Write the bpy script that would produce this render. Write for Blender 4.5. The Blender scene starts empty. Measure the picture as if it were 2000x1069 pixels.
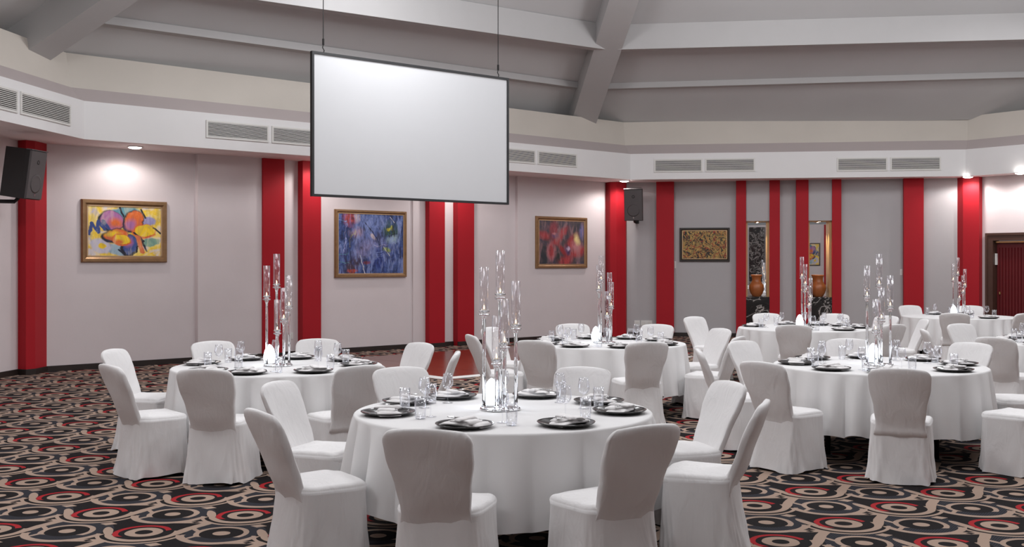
import bpy, math, random
from mathutils import Vector, Matrix
random.seed(7)
scene = bpy.context.scene
C = scene.collection
PI = math.pi

# ------------------------------------------------------------------ camera
cam_d = bpy.data.cameras.new('camera')
cam_d.sensor_width = 36.0
cam_d.lens = 38.52
cam_d.shift_y = -22.5/2000.0
cam_d.clip_end = 200
cam = bpy.data.objects.new('camera', cam_d)
C.objects.link(cam)
cam.location = (0, 0, 1.68)
cam.rotation_euler = (PI/2, 0, 0)
scene.camera = cam
# ------------------------------------------------------------------ world, exposure
w = bpy.data.worlds.new('world'); scene.world = w
w.use_nodes = True
w.node_tree.nodes['Background'].inputs[0].default_value = (0.5, 0.5, 0.52, 1)
w.node_tree.nodes['Background'].inputs[1].default_value = 0.3
scene.view_settings.view_transform = 'Standard'
scene.view_settings.look = 'None'
scene.view_settings.exposure = -0.08
scene.view_settings.gamma = 1.0
scene.view_settings.use_curve_mapping = False
# ------------------------------------------------------------------ hall lamps high under the tent roof, then added fill points
LCOL = (.97, .98, 1)
def area(name, loc, size, power, col=LCOL, aim=None):
    d = bpy.data.lights.new(name, 'AREA'); d.shape = 'DISK'; d.size = size; d.energy = power; d.color = col
    o = bpy.data.objects.new(name, d); C.objects.link(o); o.location = loc
    if aim:
        o.rotation_euler = (Vector(aim)-Vector(loc)).to_track_quat('-Z', 'Y').to_euler()
    return o
for (lx, ly, lz, e) in [(-3, 9, 6.6, 75), (3.5, 9.5, 7.4, 85), (9.5, 11, 6.6, 75),
                        (-1, 15.5, 6.8, 85), (4.5, 16, 7.4, 85), (9, 18, 6.2, 60), (-.6, 5.6, 6.0, 45)]:
    area('hall_lamp', (lx, ly, lz), 1.6, e)
for (lx, ly, lz, e) in [(-4.6, 7.0, 4.9, 190), (.9, 9.9, 5.3, 175), (6.0, 8.6, 5.2, 190), (9.8, 12.5, 5.6, 170),
                        (-1.2, 15.3, 6.0, 200), (4.2, 17.0, 6.3, 205), (8.6, 17.0, 6.2, 145),
                        (-4.5, 1.8, 5.4, 190), (3.6, 1.8, 5.6, 90)]:  # unseen point lights, added to lift the ceiling, walls and cloth skirts
    gd = bpy.data.lights.new('added_fill', 'POINT'); gd.energy = e; gd.shadow_soft_size = .45; gd.color = LCOL
    go = bpy.data.objects.new('added_fill', gd); C.objects.link(go); go.location = (lx, ly, lz)

# ------------------------------------------------------------------ node helpers
def new_mat(name):
    m = bpy.data.materials.new(name); m.use_nodes = True
    nt = m.node_tree; nt.nodes.clear()
    out = nt.nodes.new('ShaderNodeOutputMaterial')
    return m, nt, out
class X:
    """a float socket with arithmetic"""
    def __init__(s, nt, sock): s.nt = nt; s.k = sock
    def op(s, o, *a):
        n = s.nt.nodes.new('ShaderNodeMath'); n.operation = o
        for i, v in enumerate((s,)+a):
            if isinstance(v, X): s.nt.links.new(v.k, n.inputs[i])
            else: n.inputs[i].default_value = float(v)
        return X(s.nt, n.outputs[0])
    def __add__(s, b): return s.op('ADD', b)
    def __sub__(s, b): return s.op('SUBTRACT', b)
    def __mul__(s, b): return s.op('MULTIPLY', b)
    def __truediv__(s, b): return s.op('DIVIDE', b)
    def lt(s, b): return s.op('LESS_THAN', b)
    def gt(s, b): return s.op('GREATER_THAN', b)
    def abs(s): return s.op('ABSOLUTE')
    def inv(s): return s.op('MULTIPLY_ADD', -1, 1)
    def min(s, b): return s.op('MINIMUM', b)
    def max(s, b): return s.op('MAXIMUM', b)
    def soft(s, e, wd):          # 1 below e, 0 above, soft edge
        n = s.nt.nodes.new('ShaderNodeMapRange')
        s.nt.links.new(s.k, n.inputs[0])
        n.inputs[1].default_value = e-wd; n.inputs[2].default_value = e+wd
        n.inputs[3].default_value = 1; n.inputs[4].default_value = 0
        return X(s.nt, n.outputs[0])
def hyp(a, b): return (a*a+b*b).op('SQRT')
def coords(nt, kind='Object'):
    t = nt.nodes.new('ShaderNodeTexCoord'); sp = nt.nodes.new('ShaderNodeSeparateXYZ')
    nt.links.new(t.outputs[kind], sp.inputs[0])
    return t.outputs[kind], X(nt, sp.outputs[0]), X(nt, sp.outputs[1]), X(nt, sp.outputs[2])
def mixc(nt, fac, a, b):
    n = nt.nodes.new('ShaderNodeMix'); n.data_type = 'RGBA'
    for i, v in ((0, fac), (6, a), (7, b)):
        if isinstance(v, X): nt.links.new(v.k, n.inputs[i])
        elif isinstance(v, (tuple, list)): n.inputs[i].default_value = (*v[:3], 1)
        elif isinstance(v, (int, float)): n.inputs[i].default_value = v
        else: nt.links.new(v, n.inputs[i])
    return n.outputs[2]
def noise(nt, vec, scale, detail=3, rough=.5, dist=0):
    n = nt.nodes.new('ShaderNodeTexNoise')
    n.inputs['Scale'].default_value = scale; n.inputs['Detail'].default_value = detail
    n.inputs['Roughness'].default_value = rough; n.inputs['Distortion'].default_value = dist
    if vec is not None: nt.links.new(vec, n.inputs['Vector'])
    return n
def principled(nt, out, col=None, rough=.5, metal=0, spec=.5, **kw):
    b = nt.nodes.new('ShaderNodeBsdfPrincipled')
    if isinstance(col, (tuple, list)): b.inputs['Base Color'].default_value = (*col[:3], 1)
    elif col is not None: nt.links.new(col, b.inputs['Base Color'])
    b.inputs['Roughness'].default_value = rough; b.inputs['Metallic'].default_value = metal
    b.inputs['Specular IOR Level'].default_value = spec
    for k, v in kw.items(): b.inputs[k.replace('_', ' ')].default_value = v
    nt.links.new(b.outputs[0], out.inputs[0])
    return b
def bump(nt, b, height, strength=.2, dist=.01):
    n = nt.nodes.new('ShaderNodeBump'); n.inputs['Strength'].default_value = strength
    n.inputs['Distance'].default_value = dist
    nt.links.new(height, n.inputs['Height']); nt.links.new(n.outputs[0], b.inputs['Normal'])
def sr(r, g, b):                 # sRGB 0-255 to linear
    f = lambda c: (c/255/12.92) if c/255 <= .04045 else ((c/255+.055)/1.055)**2.4
    return (f(r), f(g), f(b))
def ramp(nt, fac, stops):
    n = nt.nodes.new('ShaderNodeValToRGB'); e = n.color_ramp.elements
    while len(e) > 1: e.remove(e[-1])
    e[0].position = stops[0][0]; e[0].color = (*stops[0][1], 1)
    for p, c in stops[1:]:
        q = e.new(p); q.color = (*c, 1)
    nt.links.new(fac, n.inputs[0])
    return n.outputs[0]

# ------------------------------------------------------------------ materials
M = {}
def plain(name, col, rough=.5, metal=0, spec=.5, var=.06, vscale=3, bmp=0, bscale=60, **kw):
    m, nt, out = new_mat(name)
    vec, x, y, z = coords(nt)
    n = noise(nt, vec, vscale, 4)
    a = tuple(c*(1-var) for c in col); b_ = tuple(min(1, c*(1+var)) for c in col)
    c = mixc(nt, X(nt, n.outputs[0]), a, b_)
    b = principled(nt, out, c, rough, metal, spec, **kw)
    if bmp:
        n2 = noise(nt, vec, bscale, 5)
        bump(nt, b, n2.outputs[0], bmp, .01)
    M[name] = m
    return m
plain('wall_paint', (.72, .655, .665), .75, bmp=.12, bscale=14, var=.03)
plain('wall_paint_grey', (.47, .455, .465), .75, bmp=.12, bscale=14, var=.03)
plain('red_paint', (.41, .013, .022), .55, 0, .2, bmp=.08, bscale=20, var=.05)
plain('white_paint', (.80, .79, .79), .6, var=.02)
plain('cream_paint', (.60, .555, .50), .8, var=.07, vscale=1.3, bmp=.3, bscale=6)
plain('mauve_paint', (.47, .41, .405), .8, var=.03)
plain('soffit_paint', (.86, .77, .76), .8, var=.03)
plain('ceiling_paint', (.56, .56, .565), .85, var=.06, vscale=.8)
plain('beam_paint', (.45, .44, .44), .8, var=.03)
plain('dark_skirting', (.022, .014, .012), .45, var=.2)
plain('cloth_white', (.75, .74, .74), .85, spec=.2, var=.02, bmp=.12, bscale=9)
plain('napkin_white', (.82, .80, .80), .85, spec=.2, var=.02, bmp=.3, bscale=60)
plain('black_plastic', (.012, .011, .011), .45, var=.2, bmp=.2, bscale=200)
plain('speaker_grille', (.11, .098, .10), .55, metal=.3, var=.1, bmp=.5, bscale=400)
plain('black_metal', (.015, .014, .014), .4, metal=.5, var=.1)
plain('screen_white', (.56, .565, .58), .9, spec=.1, var=.01)
plain('screen_border', (.012, .012, .014), .6)
plain('charger', (.016, .014, .015), .12, spec=.8, var=.2)
plain('chrome', (.75, .76, .78), .06, metal=1, var=.02)
plain('steel', (.6, .6, .6), .25, metal=1, var=.05)
plain('grille_white', (.74, .73, .70), .5, var=.02)
plain('duct_dark', (.03, .028, .025), .8)
plain('terracotta', (.36, .115, .035), .38, var=.18, vscale=9, bmp=.15, bscale=25)
plain('wax', (.85, .80, .72), .5)
plain('socket_white', (.78, .78, .76), .4)
plain('gold_wood', (.55, .36, .16), .4, var=.15, vscale=6)
plain('bronze_frame', (.30, .175, .085), .38, metal=.55, var=.3, vscale=12, bmp=.2, bscale=40)
plain('gold_fillet', (.62, .42, .24), .3, metal=.6, var=.15)
plain('black_frame', (.022, .015, .011), .4, var=.2)
plain('door_frame_wood', (.075, .036, .026), .45, var=.25, vscale=7)
plain('door_red', (.12, .009, .012), .4, var=.2, vscale=5)
plain('brass', (.75, .55, .25), .25, metal=1)
plain('mirror', (.9, .9, .9), .01, metal=1, var=0)

def emis(name, col, strength):
    m, nt, out = new_mat(name)
    e = nt.nodes.new('ShaderNodeEmission'); e.inputs[0].default_value = (*col, 1); e.inputs[1].default_value = strength
    nt.links.new(e.outputs[0], out.inputs[0]); M[name] = m
emis('led', (.80, .88, 1), 9)
emis('flame', (1, .62, .25), 14)
emis('downlight', (1, .95, .9), 22)

def thin_glass(name, tint=(.97, .975, .98), ior=1.5, rough=.02, base=.03, pw=2.2):
    m, nt, out = new_mat(name)
    t = nt.nodes.new('ShaderNodeBsdfTransparent'); t.inputs[0].default_value = (*tint, 1)
    g = nt.nodes.new('ShaderNodeBsdfGlossy'); g.inputs[0].default_value = (.95, .96, 1, 1); g.inputs['Roughness'].default_value = rough
    lw = nt.nodes.new('ShaderNodeLayerWeight'); lw.inputs[0].default_value = .35
    f = X(nt, lw.outputs['Facing'])
    f = (f.op('POWER', pw))*.95+base
    mx = nt.nodes.new('ShaderNodeMixShader')
    nt.links.new(f.k, mx.inputs[0]); nt.links.new(t.outputs[0], mx.inputs[1]); nt.links.new(g.outputs[0], mx.inputs[2])
    nt.links.new(mx.outputs[0], out.inputs[0]); M[name] = m
thin_glass('glass_thin', (.985, .985, .988), base=.055, rough=.02, pw=1.7)
thin_glass('glass_tube', (.97, .96, .96), base=.04)
m, nt, out = new_mat('crystal')
b = principled(nt, out, (.97, .98, 1), .02, Transmission_Weight=1.0, IOR=1.42); M['crystal'] = m

# fabric with soft pulled creases
m, nt, out = new_mat('cover_fabric')
vec, x, y, z = coords(nt)
n = noise(nt, vec, 2.5, 3)
wv = nt.nodes.new('ShaderNodeTexNoise'); wv.inputs['Scale'].default_value = 7; wv.inputs['Detail'].default_value = 3; wv.inputs['Distortion'].default_value = 1.2
mp = nt.nodes.new('ShaderNodeMapping'); mp.inputs['Scale'].default_value = (1.7, 1.7, .5); mp.inputs['Rotation'].default_value = (.35, .3, 0)
oi = nt.nodes.new('ShaderNodeObjectInfo')
cmb = nt.nodes.new('ShaderNodeCombineXYZ'); nt.links.new((X(nt, oi.outputs['Random'])*40).k, cmb.inputs[0])
va = nt.nodes.new('ShaderNodeVectorMath'); nt.links.new(vec, va.inputs[0]); nt.links.new(cmb.outputs[0], va.inputs[1])
nt.links.new(va.outputs[0], mp.inputs[0]); nt.links.new(mp.outputs[0], wv.inputs['Vector'])
c = mixc(nt, X(nt, n.outputs[0]), (.74, .725, .725), (.80, .785, .785))
b = principled(nt, out, c, .8, spec=.2)
bump(nt, b, wv.outputs[0], .24, .03)
M['cover_fabric'] = m

# black marble with white veins
m, nt, out = new_mat('black_marble')
vec, x, y, z = coords(nt)
n = noise(nt, vec, 2.4, 6, .6, 1.4)
v = (X(nt, n.outputs[0])-.5).abs()
c = ramp(nt, v.k, [(0, (.62, .58, .55)), (.012, (.22, .2, .19)), (.03, (.02, .018, .017)), (.2, (.008, .007, .007))])
principled(nt, out, c, .15); M['black_marble'] = m

# dance floor wood
m, nt, out = new_mat('dance_wood')
vec, x, y, z = coords(nt)
mp = nt.nodes.new('ShaderNodeMapping'); mp.inputs['Scale'].default_value = (1, 9, 1); nt.links.new(vec, mp.inputs[0])
n = noise(nt, mp.outputs[0], 3, 5)
c = ramp(nt, n.outputs[0], [(.3, (.12, .022, .010)), (.7, (.235, .05, .024))])
principled(nt, out, c, .22); M['dance_wood'] = m

# ---- carpet: rings with red arcs alternating with dotted rings, joined by beige waves
m, nt, out = new_mat('carpet')
vec, x, y, z = coords(nt)
sa, ca, cell = math.sin(math.radians(3.4)), math.cos(math.radians(3.4)), .4885
wob = noise(nt, vec, 5, 2)
U = (x*ca-y*sa-2.198)*(1/cell)+(X(nt, wob.outputs[0])-.5)*.05
V = (x*sa+y*ca-7.639)*(1/cell)
i0 = V.op('FLOOR')
BEI, BLK, CHA, RED = (.45, .325, .255), (.012, .010, .011), (.030, .031, .040), (.42, .022, .028)
strp = nt.nodes.new('ShaderNodeTexWave'); strp.inputs['Scale'].default_value = 22; strp.inputs['Distortion'].default_value = .6
mp = nt.nodes.new('ShaderNodeMapping'); mp.inputs['Rotation'].default_value = (0, 0, .6)
nt.links.new(vec, mp.inputs[0]); nt.links.new(mp.outputs[0], strp.inputs['Vector'])
cha = mixc(nt, X(nt, strp.outputs['Fac']), (.017, .017, .021), (.045, .047, .060))
def capsule(u, v, a, b_, r):
    dx, dy = b_[0]-a[0], b_[1]-a[1]; L2 = dx*dx+dy*dy
    px, py = u-a[0], v-a[1]
    t = (px*dx+py*dy)*(1/L2)
    t = t.min(1).max(0)
    return hyp(px-t*dx, py-t*dy).lt(r)
col = BLK
rows = []
for k in (0, 1):
    i = i0+k
    vv = V-i
    p = i.op('FLOORED_MODULO', 2)
    ur = (U-p+1).op('FLOORED_MODULO', 2)-1
    ud = (U-p).op('FLOORED_MODULO', 2)-1
    rows.append((ur, ud, vv))
base = []
for ur, ud, vv in rows:                       # dark grey grounds and the waves first
    rd, rr = hyp(ud, vv), hyp(ur, vv)
    col = mixc(nt, rd.lt(.56), col, cha)
for ur, ud, vv in rows:
    rd, rr = hyp(ud, vv), hyp(ur, vv)
    band = ((rd-.50).abs()).lt(.05)*(vv.lt(-.12))
    thin = ((rr-.56).abs()).lt(.026)*(vv.lt(-.10))
    blkd = rr.lt(.53)*(vv.lt(.12))
    s1 = capsule(ur, vv, (.42, -.05), (.52, .24), .07).max(capsule(ur, vv, (.52, .24), (.65, .52), .07))
    s2 = capsule(ur, vv, (.22, .545), (.62, .57), .055)
    loop = capsule(ur, vv, (.56, .24), (.78, -.06), .032).max(capsule(ur, vv, (.78, -.06), (.66, -.26), .03))
    col = mixc(nt, blkd, col, BLK)
    col = mixc(nt, band.max(thin).max(s2).max(loop), col, BEI)
    dia = ((ur-.47).abs()*(1/.06)+(vv-.56).abs()*(1/.05)).lt(1)
    col = mixc(nt, s1, col, BEI)
    col = mixc(nt, dia, col, BLK)
for ur, ud, vv in rows:
    rd, rr = hyp(ud, vv), hyp(ur, vv)
    col = mixc(nt, rr.lt(.385), col, BLK)
    arc = ((rr-.425).abs()).lt(.05)*((vv.lt(-.16)).max((ur.gt(0))*(vv.lt(.10))))
    col = mixc(nt, arc, col, BEI)
    redm = ((hyp(ur+.02, vv)-.325).abs()).lt(.036)*((vv-ur*.8).gt(-.11))*((vv+.24).gt(0))
    col = mixc(nt, redm, col, RED)
    ring = ((rr-.172).abs()).lt(.062)
    col = mixc(nt, ring, col, BEI)
    c5, s5 = math.cos(-1.15), math.sin(-1.15)
    lx = (ur+.475)*c5+(vv-.02)*s5; ly = (vv-.02)*c5-(ur+.475)*s5
    leaf = ((lx*lx)*(1/.24**2)+(ly*ly)*(1/.062**2)).lt(1)
    d2 = ((ur+.64).abs()*(1/.11)+(vv-.41).abs()*(1/.085)).lt(1)
    col = mixc(nt, leaf.max(d2), col, BEI)
    carc = ((rd-.31).abs()).lt(.036)*(vv.gt(-.19))
    dot = rd.lt(.105)
    col = mixc(nt, rd.lt(.275), col, BLK)
    col = mixc(nt, carc.max(dot), col, BEI)
fib = noise(nt, vec, 260, 2)
fin = mixc(nt, (X(nt, fib.outputs[0])-.5)*.5+.15, col, (.03, .025, .024))
b = principled(nt, out, fin, .95, spec=.1)
bump(nt, b, fib.outputs[0], .5, .004)
M['carpet'] = m

# ---- paintings (object coordinates: x along the canvas, z up, both -0.5..0.5 of its size)
def paint_setup(name, base_stops, scale, dist, W, Hh, seed):
    m, nt, out = new_mat(name)
    vec, x, y, z = coords(nt)
    px, pz = x*(1/W), z*(1/Hh)
    mp = nt.nodes.new('ShaderNodeMapping'); mp.inputs['Location'].default_value = (seed, seed*.7, seed*.3)
    nt.links.new(vec, mp.inputs[0])
    n = noise(nt, mp.outputs[0], scale, 5, .55, dist)
    col = ramp(nt, n.outputs[0], base_stops)
    w1 = noise(nt, mp.outputs[0], 7, 3)
    ww = (X(nt, w1.outputs[0])-.5)*.10
    return m, nt, out, px+ww, pz-ww, col, mp.outputs[0]
def ell(px, pz, cx, cz, rx, rz, ang=0, soft=.12):
    c, s = math.cos(ang), math.sin(ang)
    a, b_ = px-cx, pz-cz
    return hyp((a*c+b_*s)*(1/rx), (b_*c-a*s)*(1/rz)).soft(1, soft)
def stroke(px, pz, a, b_, r):
    dx, dy = b_[0]-a[0], b_[1]-a[1]; L2 = dx*dx+dy*dy
    qx, qy = px-a[0], pz-a[1]
    t = ((qx*dx+qy*dy)*(1/L2)).min(1).max(0)
    return hyp(qx-t*dx, qy-t*dy).soft(r, r*.25)
def brushwork(nt, mv, col, light, dark, amt, scale=11, rot=.7):
    mp2 = nt.nodes.new('ShaderNodeMapping'); mp2.inputs['Scale'].default_value = (1, 1, .32); mp2.inputs['Rotation'].default_value = (0, rot, 0)
    nt.links.new(mv, mp2.inputs[0])
    n = noise(nt, mp2.outputs[0], scale, 4, .6, .8); v = X(nt, n.outputs[0])
    col = mixc(nt, v.soft(.42, .07)*amt, col, dark)
    col = mixc(nt, (v.soft(.58, .07)).inv()*amt, col, light)
    return col
def painting_flower(W, Hh):
    YEL, ORG, PUR, BLU, TEA, WHT, INK = sr(245, 205, 30), sr(225, 110, 45), sr(175, 110, 165), sr(60, 85, 150), sr(95, 150, 165), sr(215, 205, 225), sr(25, 28, 45)
    m, nt, out, px, pz, col, mv = paint_setup('flower_canvas', [(.36, WHT), (.46, sr(250, 222, 120)), (.55, YEL), (.68, sr(225, 215, 215))], 3.2, 1.0, W, Hh, 3.1)
    L = [(ell(px, pz, -.03, .28, .28, .2, .5), TEA), (ell(px, pz, .30, .2, .13, .1, .3), sr(165, 160, 205)), (ell(px, pz, .34, -.22, .16, .08, .2), sr(130, 170, 150)),
         (ell(px, pz, -.1, -.38, .2, .1, -.4), sr(160, 185, 200)), (ell(px, pz, -.33, -.3, .13, .16, .6), sr(205, 200, 215)), (ell(px, pz, -.31, -.3, .05, .06, .6), YEL)]
    for cx, cz, rx, rz, an, c1, c2, ox, oz in [
            (-.18, .22, .15, .19, .3, PUR, ORG, .05, -.06), (.12, .22, .12, .21, -.2, ORG, PUR, -.05, -.08),
            (-.12, -.08, .17, .12, .05, ORG, YEL, -.06, .03), (.27, .02, .14, .12, .1, YEL, YEL, 0, 0),
            (.07, -.28, .09, .2, -.1, BLU, PUR, -.02, .06), (-.04, -.16, .09, .1, .7, YEL, ORG, -.05, -.05)]:
        L += [(ell(px, pz, cx-.012, cz-.018, rx+.025, rz+.03, an, .06), INK if c1 != YEL else ORG), (ell(px, pz, cx, cz, rx, rz, an, .08), c1), (ell(px, pz, cx+ox, cz+oz, rx*.55, rz*.5, an, .5), c2)]
    for a, b_ in [((-.48, -.07), (-.45, .16)), ((-.45, .16), (-.37, -.02)), ((-.37, -.02), (-.36, .2)), ((-.36, .2), (-.29, .04)), ((-.29, .04), (-.29, .2)), ((-.29, .2), (-.23, .06))]:
        L.append((stroke(px, pz, a, b_, .022), sr(52, 75, 140)))
    for a, b_ in [((.12, -.02), (.26, -.2)), ((.2, -.1), (.3, -.4)), ((-.07, .48), (-.02, .3)), ((.22, .45), (.28, .28)), ((.4, .08), (.5, -.04)), ((-.08, -.38), (.0, -.48)), ((.12, -.45), (.18, -.3))]:
        L.append((stroke(px, pz, a, b_, .014), INK))
    L += [(stroke(px, pz, (.17, -.1), (.24, -.42), .03), sr(225, 120, 70))]
    for mk, c in L: col = mixc(nt, mk, col, c)
    col = brushwork(nt, mv, col, sr(250, 235, 190), sr(70, 75, 110), .28, 9)
    principled(nt, out, col, .5); return m
def painting_blue(W, Hh):
    m, nt, out, px, pz, col, mv = paint_setup('blue_canvas', [(.3, sr(28, 38, 80)), (.45, sr(50, 72, 135)), (.56, sr(85, 110, 170)), (.7, sr(60, 62, 120))], 3.4, 1.8, W, Hh, 8.2)
    n2 = noise(nt, mv, 14, 4, .6, 2)
    col = mixc(nt, X(nt, n2.outputs[0]).soft(.38, .08), col, sr(30, 40, 85))
    L = [(ell(px, pz, -.32, .43, .10, .13, .1, .4), sr(190, 75, 65)), (ell(px, pz, -.22, .45, .04, .1, .1, .4), sr(215, 190, 190)),
         (ell(px, pz, .0, .05, .2, .28, .5, .6), sr(130, 135, 190)), (ell(px, pz, .0, .3, .18, .15, .3, .6), sr(120, 140, 200)), (ell(px, pz, -.12, -.1, .17, .1, .6, .5), sr(140, 135, 180)),
         (ell(px, pz, .3, .22, .12, .15, 0, .4), sr(50, 85, 55)), (ell(px, pz, .27, .25, .04, .035, 0, .3), sr(215, 205, 40)), (ell(px, pz, .32, .27, .02, .05, .2, .3), sr(200, 200, 60)),
         (ell(px, pz, .33, .08, .09, .06, .4, .5), sr(165, 190, 200)), (ell(px, pz, .24, -.1, .05, .035, 0, .4), sr(160, 180, 60)),
         (ell(px, pz, -.28, -.36, .09, .16, -.6, .4), sr(75, 55, 70)), (ell(px, pz, -.29, -.45, .08, .03, 0, .3), sr(190, 75, 45)), (ell(px, pz, -.06, -.32, .06, .03, 0, .4), sr(150, 60, 60)),
         (ell(px, pz, .1, -.25, .12, .18, 0, .4), sr(40, 60, 135)), (ell(px, pz, -.23, .18, .1, .07, .4, .5), sr(190, 160, 180)), (ell(px, pz, .02, .13, .03, .06, .6, .3), sr(225, 205, 205))]
    for mk, c in L: col = mixc(nt, mk, col, c)
    for a, b_, r, c in [((-.1, .36), (.08, .1), .008, sr(20, 28, 60)), ((.08, .1), (.12, -.04), .008, sr(20, 28, 60)), ((-.17, -.2), (-.1, -.5), .007, sr(215, 215, 225)), ((.25, .12), (.4, .2), .007, sr(25, 35, 40)),
                        ((.05, -.03), (.25, -.01), .006, sr(180, 180, 215)), ((.2, -.06), (.28, -.2), .006, sr(205, 205, 190)), ((.3, .45), (.36, .36), .006, sr(215, 215, 225)), ((-.38, .35), (-.42, -.15), .005, sr(160, 165, 215)),
                        ((-.5, -.2), (-.35, -.16), .007, sr(95, 150, 160)), ((-.5, -.3), (-.33, -.33), .007, sr(95, 150, 160)), ((-.33, .06), (-.24, .22), .006, sr(200, 195, 130)), ((-.33, .06), (-.33, -.05), .006, sr(200, 195, 130)),
                        ((.06, -.14), (.18, -.14), .006, sr(120, 140, 200)), ((.06, -.17), (.18, -.17), .006, sr(120, 140, 200)), ((.06, -.2), (.18, -.2), .006, sr(120, 140, 200)), ((-.48, .37), (-.38, .38), .007, sr(150, 170, 215))]:
        col = mixc(nt, stroke(px, pz, a, b_, r), col, c)
    col = brushwork(nt, mv, col, sr(150, 165, 215), sr(14, 20, 52), .72, 12, .3)
    col = brushwork(nt, mv, col, sr(70, 95, 165), sr(20, 30, 70), .5, 26, -.6)
    principled(nt, out, col, .5); return m
def painting_red(W, Hh):
    m, nt, out, px, pz, col, mv = paint_setup('red_canvas', [(.34, sr(50, 55, 62)), (.48, sr(95, 80, 84)), (.56, sr(72, 70, 85)), (.7, sr(120, 85, 90))], 2.6, 1.2, W, Hh, 5.5)
    R1, R2, PK = sr(175, 62, 66), sr(150, 48, 52), sr(205, 130, 135)
    L = [(ell(px, pz, -.38, .15, .13, .08, -.5, .5), R1), (ell(px, pz, -.18, .28, .09, .2, 0, .5), sr(150, 65, 75)), (ell(px, pz, .0, .18, .07, .2, -.6, .4), R1), (ell(px, pz, -.23, -.2, .09, .2, 0, .35), PK), (ell(px, pz, -.23, -.2, .05, .16, 0, .4), R1),
         (ell(px, pz, -.12, .02, .09, .08, .4, .4), R1), (ell(px, pz, .22, .0, .1, .2, -.5, .5), R1), (ell(px, pz, .35, -.22, .2, .1, .5, .4), R1), (ell(px, pz, .32, -.08, .1, .12, 0, .6), PK), (ell(px, pz, .03, -.2, .05, .2, .6, .4), R2),
         (ell(px, pz, .08, -.42, .15, .1, .2, .4), R1), (ell(px, pz, .33, .08, .05, .12, .2, .6), sr(235, 215, 150)), (ell(px, pz, .13, -.18, .06, .1, .2, .5), sr(95, 65, 110)), (ell(px, pz, .14, -.14, .03, .05, 0, .5), sr(215, 190, 215)), (ell(px, pz, -.15, .16, .06, .05, .2, .5), sr(110, 75, 115)),
         (ell(px, pz, -.17, .2, .03, .03, 0, .4), PK), (ell(px, pz, .45, .25, .05, .15, 0, .5), sr(110, 110, 160)), (ell(px, pz, -.08, -.3, .05, .15, 0, .5), sr(50, 52, 50))]
    for mk, c in L: col = mixc(nt, mk, col, c)
    col = brushwork(nt, mv, col, sr(165, 125, 128), sr(45, 48, 55), .55, 9, .9)
    principled(nt, out, col, .5); return m
def painting_tangle(W, Hh, name='tangle_canvas', seed=11.3):
    m, nt, out, px, pz, col, mv = paint_setup(name, [(.28, sr(60, 45, 40)), (.4, sr(150, 70, 45)), (.47, sr(195, 150, 75)), (.53, sr(120, 105, 65)), (.6, sr(205, 165, 85)), (.72, sr(90, 85, 80))], 4.6, 2.4, W, Hh, seed)
    n2 = noise(nt, mv, 4, 3, .5, 2.5)
    ink = (X(nt, n2.outputs[0])-.5).abs().lt(.03)
    col = mixc(nt, ink, col, sr(35, 28, 26))
    n3 = noise(nt, mv, 9, 3, .5, 1.5)
    col = mixc(nt, X(nt, n3.outputs[0]).gt(.64), col, sr(160, 55, 40))
    principled(nt, out, col, .5); return m

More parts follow.
